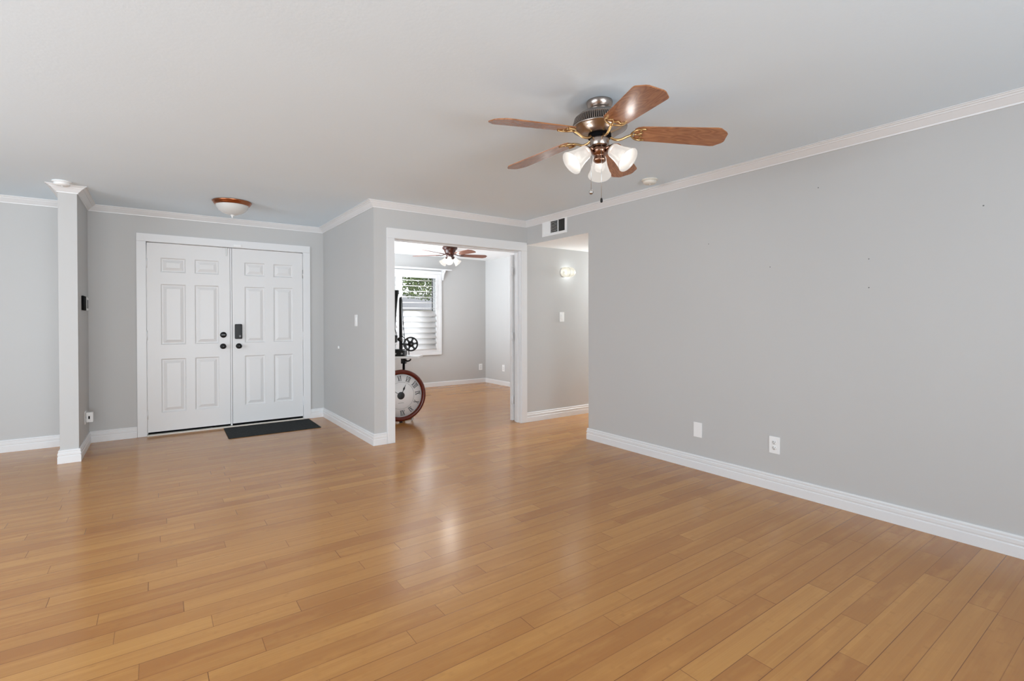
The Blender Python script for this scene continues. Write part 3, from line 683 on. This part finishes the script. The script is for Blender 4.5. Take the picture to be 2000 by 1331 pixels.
for x in (-.78, .80):
    bm = bmesh.new(); prism(bm, [(-.001, .012), (-.125, .012), (-.12, -.005), (-.075, -.045), (-.045, -.11), (-.030, -.165), (-.001, -.178)], -.014, .014, TR(x, 0, 0) @ Matrix(((0, 0, 1, 0), (1, 0, 0, 0), (0, 1, 0, 0), (0, 0, 0, 1)))); br = obj('bracket', bm, 'trim', t)
    bm = bmesh.new(); lathe(bm, [(0, .003), (.010, .002), (.010, -.001), (0, -.001)], 16, TR(x - .0145, -.075, -.012) @ RY(R(-90))); obj('screw_hole', bm, 'darkgap', br)

# ------------------------------------------------------------------ clock on the floor
t = thing('wall_clock', 'large round red-brown clock standing upside down on the floor', 'clock', (2.418, 5.700, 0), R(-5))
m_ = TR(0, 0, .330) @ RX(R(90)); Rm = .318
bm = bmesh.new(); lathe(bm, [(.262, .010), (.266, .020), (.276, .030), (.290, .034), (.304, .028), (.314, .014), (Rm, -.004), (.312, -.022), (.290, -.03), (0, -.03), (0, .004), (.262, .004)], 96, m_); obj('frame', bm, 'redwood', t)
bm = bmesh.new(); lathe(bm, [(0, .0065), (.264, .006), (.264, .003), (0, .003)], 72, m_); di = obj('dial', bm, 'dial', t)
bm = bmesh.new(); lathe(bm, [(.1635, .0064), (.1635, .0078), (.1655, .0078), (.1655, .0064)], 72, m_, close=True); obj('ring_line', bm, 'inkgrey', di)
bm = bmesh.new()
for i in range(9): box(bm, -.036 + i * .008, -.030 + i * .008, -.0075, -.006, .330 - .092, .330 - .088)
obj('maker_line', bm, 'inkgrey', di)
def stroke(b, x0, z0, x1, z1, w_):
    d = Vector((x1 - x0, z1 - z0)).normalized(); n_ = Vector((-d.y, d.x)) * w_ / 2
    q = [(x0 + n_.x, z0 + n_.y), (x1 + n_.x, z1 + n_.y), (x1 - n_.x, z1 - n_.y), (x0 - n_.x, z0 - n_.y)]
    prism(b, q, -.0006, .0012)
def numeral(s, ang):
    b = bmesh.new(); wd = {'I': .013, 'V': .032, 'X': .032}; tot = sum(wd[c] for c in s); x = -tot / 2; h_ = .030
    for c in s:
        if c == 'I': stroke(b, x + .0065, -h_, x + .0065, h_, .0065)
        elif c == 'V': stroke(b, x + .004, h_, x + .016, -h_, .0075); stroke(b, x + .028, h_, x + .016, -h_, .004)
        else: stroke(b, x + .004, h_, x + .028, -h_, .0075); stroke(b, x + .028, h_, x + .004, -h_, .004)
        x += wd[c]
    stroke(b, -tot / 2, h_, tot / 2, h_, .003); stroke(b, -tot / 2, -h_, tot / 2, -h_, .003)
    bmesh.ops.transform(b, matrix=m_ @ RZ(-ang) @ TR(0, .213, .0068), verts=b.verts)
    obj('numeral', b, 'ink', di)
for i, s in enumerate(['XII', 'I', 'II', 'III', 'IIII', 'V', 'VI', 'VII', 'VIII', 'IX', 'X', 'XI']): numeral(s, R(180 - 5 + 30 * i))
def hand(name, ang, ln, w_):
    b = bmesh.new(); prism(b, [(-w_ * .5, -.03), (w_ * .5, -.03), (w_ * .4, ln * .45), (w_ * 1.4, ln * .6), (w_ * .5, ln * .75), (0, ln), (-w_ * .5, ln * .75), (-w_ * 1.4, ln * .6), (-w_ * .4, ln * .45)], .010, .0125)
    bmesh.ops.transform(b, matrix=m_ @ RZ(-ang), verts=b.verts); obj(name, b, 'ink', t)
hand('hour_hand', R(24), .150, .009); hand('minute_hand', R(-55), .215, .007)
bm = bmesh.new(); lathe(bm, [(0, .009), (.044, .009), (.046, .0075), (.046, .006), (0, .006)], 40, m_); obj('dial_centre', bm, 'ink', t)
bm = bmesh.new(); rbox(bm, -.018, .018, -.014, .014, 0, .018, .004); obj('foot', bm, 'black', t)
bm = bmesh.new(); tube(bm, curve([(.150, .045, .085), (.168, .050, .070), (.165, .050, .035), (.152, .046, .004)], 6), [.014] * 7 + [.012] * 6 + [.009] * 6, 10); obj('prop_leg', bm, 'steel', t)

# ------------------------------------------------------------------ small table with the film machine
tx, ty = 2.50, 5.96
t = thing('side_table', 'small white topped table on a black post behind the clock', 'table', (tx, ty, 0), R(-35))
bm = bmesh.new(); rbox(bm, -.32, .285, -.16, .16, .775, .800, .006); obj('table_top', bm, 'white', t)
bm = bmesh.new(); tube(bm, [(.065, 0, .02), (.065, 0, .755)], .016, 14); rbox(bm, .035, .10, -.035, .035, .70, .776, .006); obj('post', bm, 'blackmetal', t)
bm = bmesh.new(); lathe(bm, [(0, 0), (.10, 0), (.10, .012), (.09, .02), (.03, .028), (0, .028)], 40, TR(.065, 0, 0)); obj('base', bm, 'blackmetal', t)
bm = bmesh.new(); tube(bm, curve([(.08, -.04, .752), (.12, -.05, .735), (.15, -.05, .742), (.165, -.05, .760)], 6), .010, 10); obj('clamp_lever', bm, 'blackmetal', t)
bm = bmesh.new(); tube(bm, curve([(-.07, -.10, .776), (-.075, -.10, .72), (-.055, -.10, .66), (-.03, -.08, .58), (-.02, -.05, .40), (-.03, -.02, .03)], 6), .005, 8); obj('cable', bm, 'black', t)

t = thing('film_projector', 'black vintage film machine with tall arms and a perforated reel', 'projector', (tx, ty, .800), R(-35))
bm = bmesh.new(); rbox(bm, -.20, .095, -.085, .085, .002, .070, .012, 3); rbox(bm, -.19, .07, -.07, .07, .065, .085, .006); obj('base', bm, 'blackmetal', t)
for x in (-.16, -.02, .06):
    bm = bmesh.new(); lathe(bm, [(0, 0), (.012, 0), (.012, .010), (0, .012)], 16, TR(x, -.085, .03) @ RX(R(90))); obj('control_knob', bm, 'steel', t)
bm = bmesh.new(); rbox(bm, -.17, -.02, -.055, .055, .165, .265, .02, 3); lathe(bm, [(0, 0), (.036, 0), (.036, .09), (.03, .10), (0, .10)], 28, TR(-.06, -.05, .225) @ RX(R(90))); lathe(bm, [(0, 0), (.026, 0), (.026, .05), (0, .05)], 24, TR(.03, -.03, .21) @ RX(R(90))); obj('motor_head', bm, 'blackmetal', t)
bm = bmesh.new(); tube(bm, [(-.09, 0, .08), (-.09, 0, .18)], .02, 12); obj('pillar', bm, 'blackmetal', t)
bm = bmesh.new(); prism(bm, [(.010, .07), (.050, .07), (.046, .30), (.040, .70), (.036, .735), (.025, .745), (.014, .735), (.010, .70)], -.012, .012, RX(R(90)), bev=.003); obj('reel_arm', bm, 'blackmetal', t)
bm = bmesh.new(); prism(bm, [(-.085, .22), (-.060, .22), (-.028, .62), (-.010, .79), (-.10, .79), (-.10, .62)], -.014, .014, TR(0, .03, 0) @ RX(R(90)), bev=.003); obj('lamp_arm', bm, 'blackmetal', t)
bm = bmesh.new(); rbox(bm, -.105, -.004, .0, .06, .785, .835, .006); obj('arm_cap', bm, 'black', t)
bm = bmesh.new(); tube(bm, curve([(.030, -.016, .74), (.048, -.016, .715), (.064, -.016, .40), (.080, -.016, .22), (.085, -.016, .09)], 6), .0045, 8)
tube(bm, curve([(-.05, -.02, .40), (-.03, -.02, .30), (-.01, -.02, .22)], 6), .004, 8); tube(bm, curve([(.03, -.02, .26), (.08, -.02, .22), (.10, -.02, .14), (.09, -.02, .09)], 6), .005, 8); obj('drive_belt', bm, 'black', t)
bm = bmesh.new(); tube(bm, [(.04, -.01, .15), (.155, -.035, .145)], .010, 10); tube(bm, curve([(.085, -.03, .14), (.115, -.035, .10), (.135, -.035, .06), (.138, -.035, .012)], 6), .006, 8); obj('spindle_arm', bm, 'blackmetal', t)
rm = TR(.165, -.055, .150) @ RX(R(90)) @ RY(R(6))
rl = None
bm = bmesh.new(); lathe(bm, [(.074, -.009), (.092, -.009), (.093, 0), (.092, .009), (.074, .009)], 56, rm, close=True); lathe(bm, [(0, -.012), (.034, -.010), (.036, 0), (.034, .012), (.012, .016), (0, .016)], 32, rm)
for k in range(6):
    prism(bm, [(.030, -.018), (.050, -.011), (.062, -.011), (.078, -.020), (.078, .020), (.062, .011), (.050, .011), (.030, .018)], -.005, .005, rm @ RZ(R(60 * k + 8)))
obj('reel', bm, 'blackmetal', t)

# ------------------------------------------------------------------ outside the back room window
struct('ground', boxes((-12, 40, 8.62, 60, -.30, -.16)), 'gravel', 'pale gravel yard outside the back room window', 'ground')
t = thing('tree', 'leafy green tree outside the back room window', 'tree', (9.6, 18.6, -.16))
rnd = random.Random(5)
bm = bmesh.new(); tube(bm, curve([(0, 0, 0), (.05, 0, .9), (-.05, .05, 1.8), (.1, 0, 3.0)], 6), [.16 - .005 * i for i in range(19)], 10); obj('trunk', bm, 'bark', t)
bm = bmesh.new()
for i in range(13000):
    v = Vector((rnd.gauss(0, 1), rnd.gauss(0, 1), rnd.gauss(0, 1))).normalized() * (rnd.random() ** .4)
    c_ = Vector((v.x * 2.3 - .4, v.y * 1.3, 3.3 + v.z * 1.1)); s_ = rnd.uniform(.04, .075)
    q = Matrix.Rotation(rnd.uniform(0, 6.28), 4, (rnd.random() - .5, rnd.random() - .5, rnd.random()))
    bm.faces.new([bm.verts.new(c_ + (q @ Vector(p)) * s_) for p in ((-1, 0, 0), (0, -.5, .1), (1.1, 0, 0), (0, .5, .1))])
obj('foliage', bm, 'leaf', t)['kind'] = 'stuff'
t = thing('house', 'pale neighbouring house with grey roof seen through the shutters', 'house', (12.5, 27, -.16))
bm = boxes((-7, 6, 0, 6, 0, 2.05)); obj('walls', bm, 'stucco', t)
bm = bmesh.new(); prism(bm, [(-.6, 2.0), (3, 3.1), (6.6, 2.0)], -7.5, 6.5, Matrix(((0, 0, 1, 0), (1, 0, 0, 0), (0, 1, 0, 0), (0, 0, 0, 1)))); obj('roof', bm, 'roof', t)
for x in (-3.6, -1.4, 1.2):
    b = boxes((x, x + 1.0, -.04, .01, .9, 1.8)); obj('window', b, 'darkgap', t)
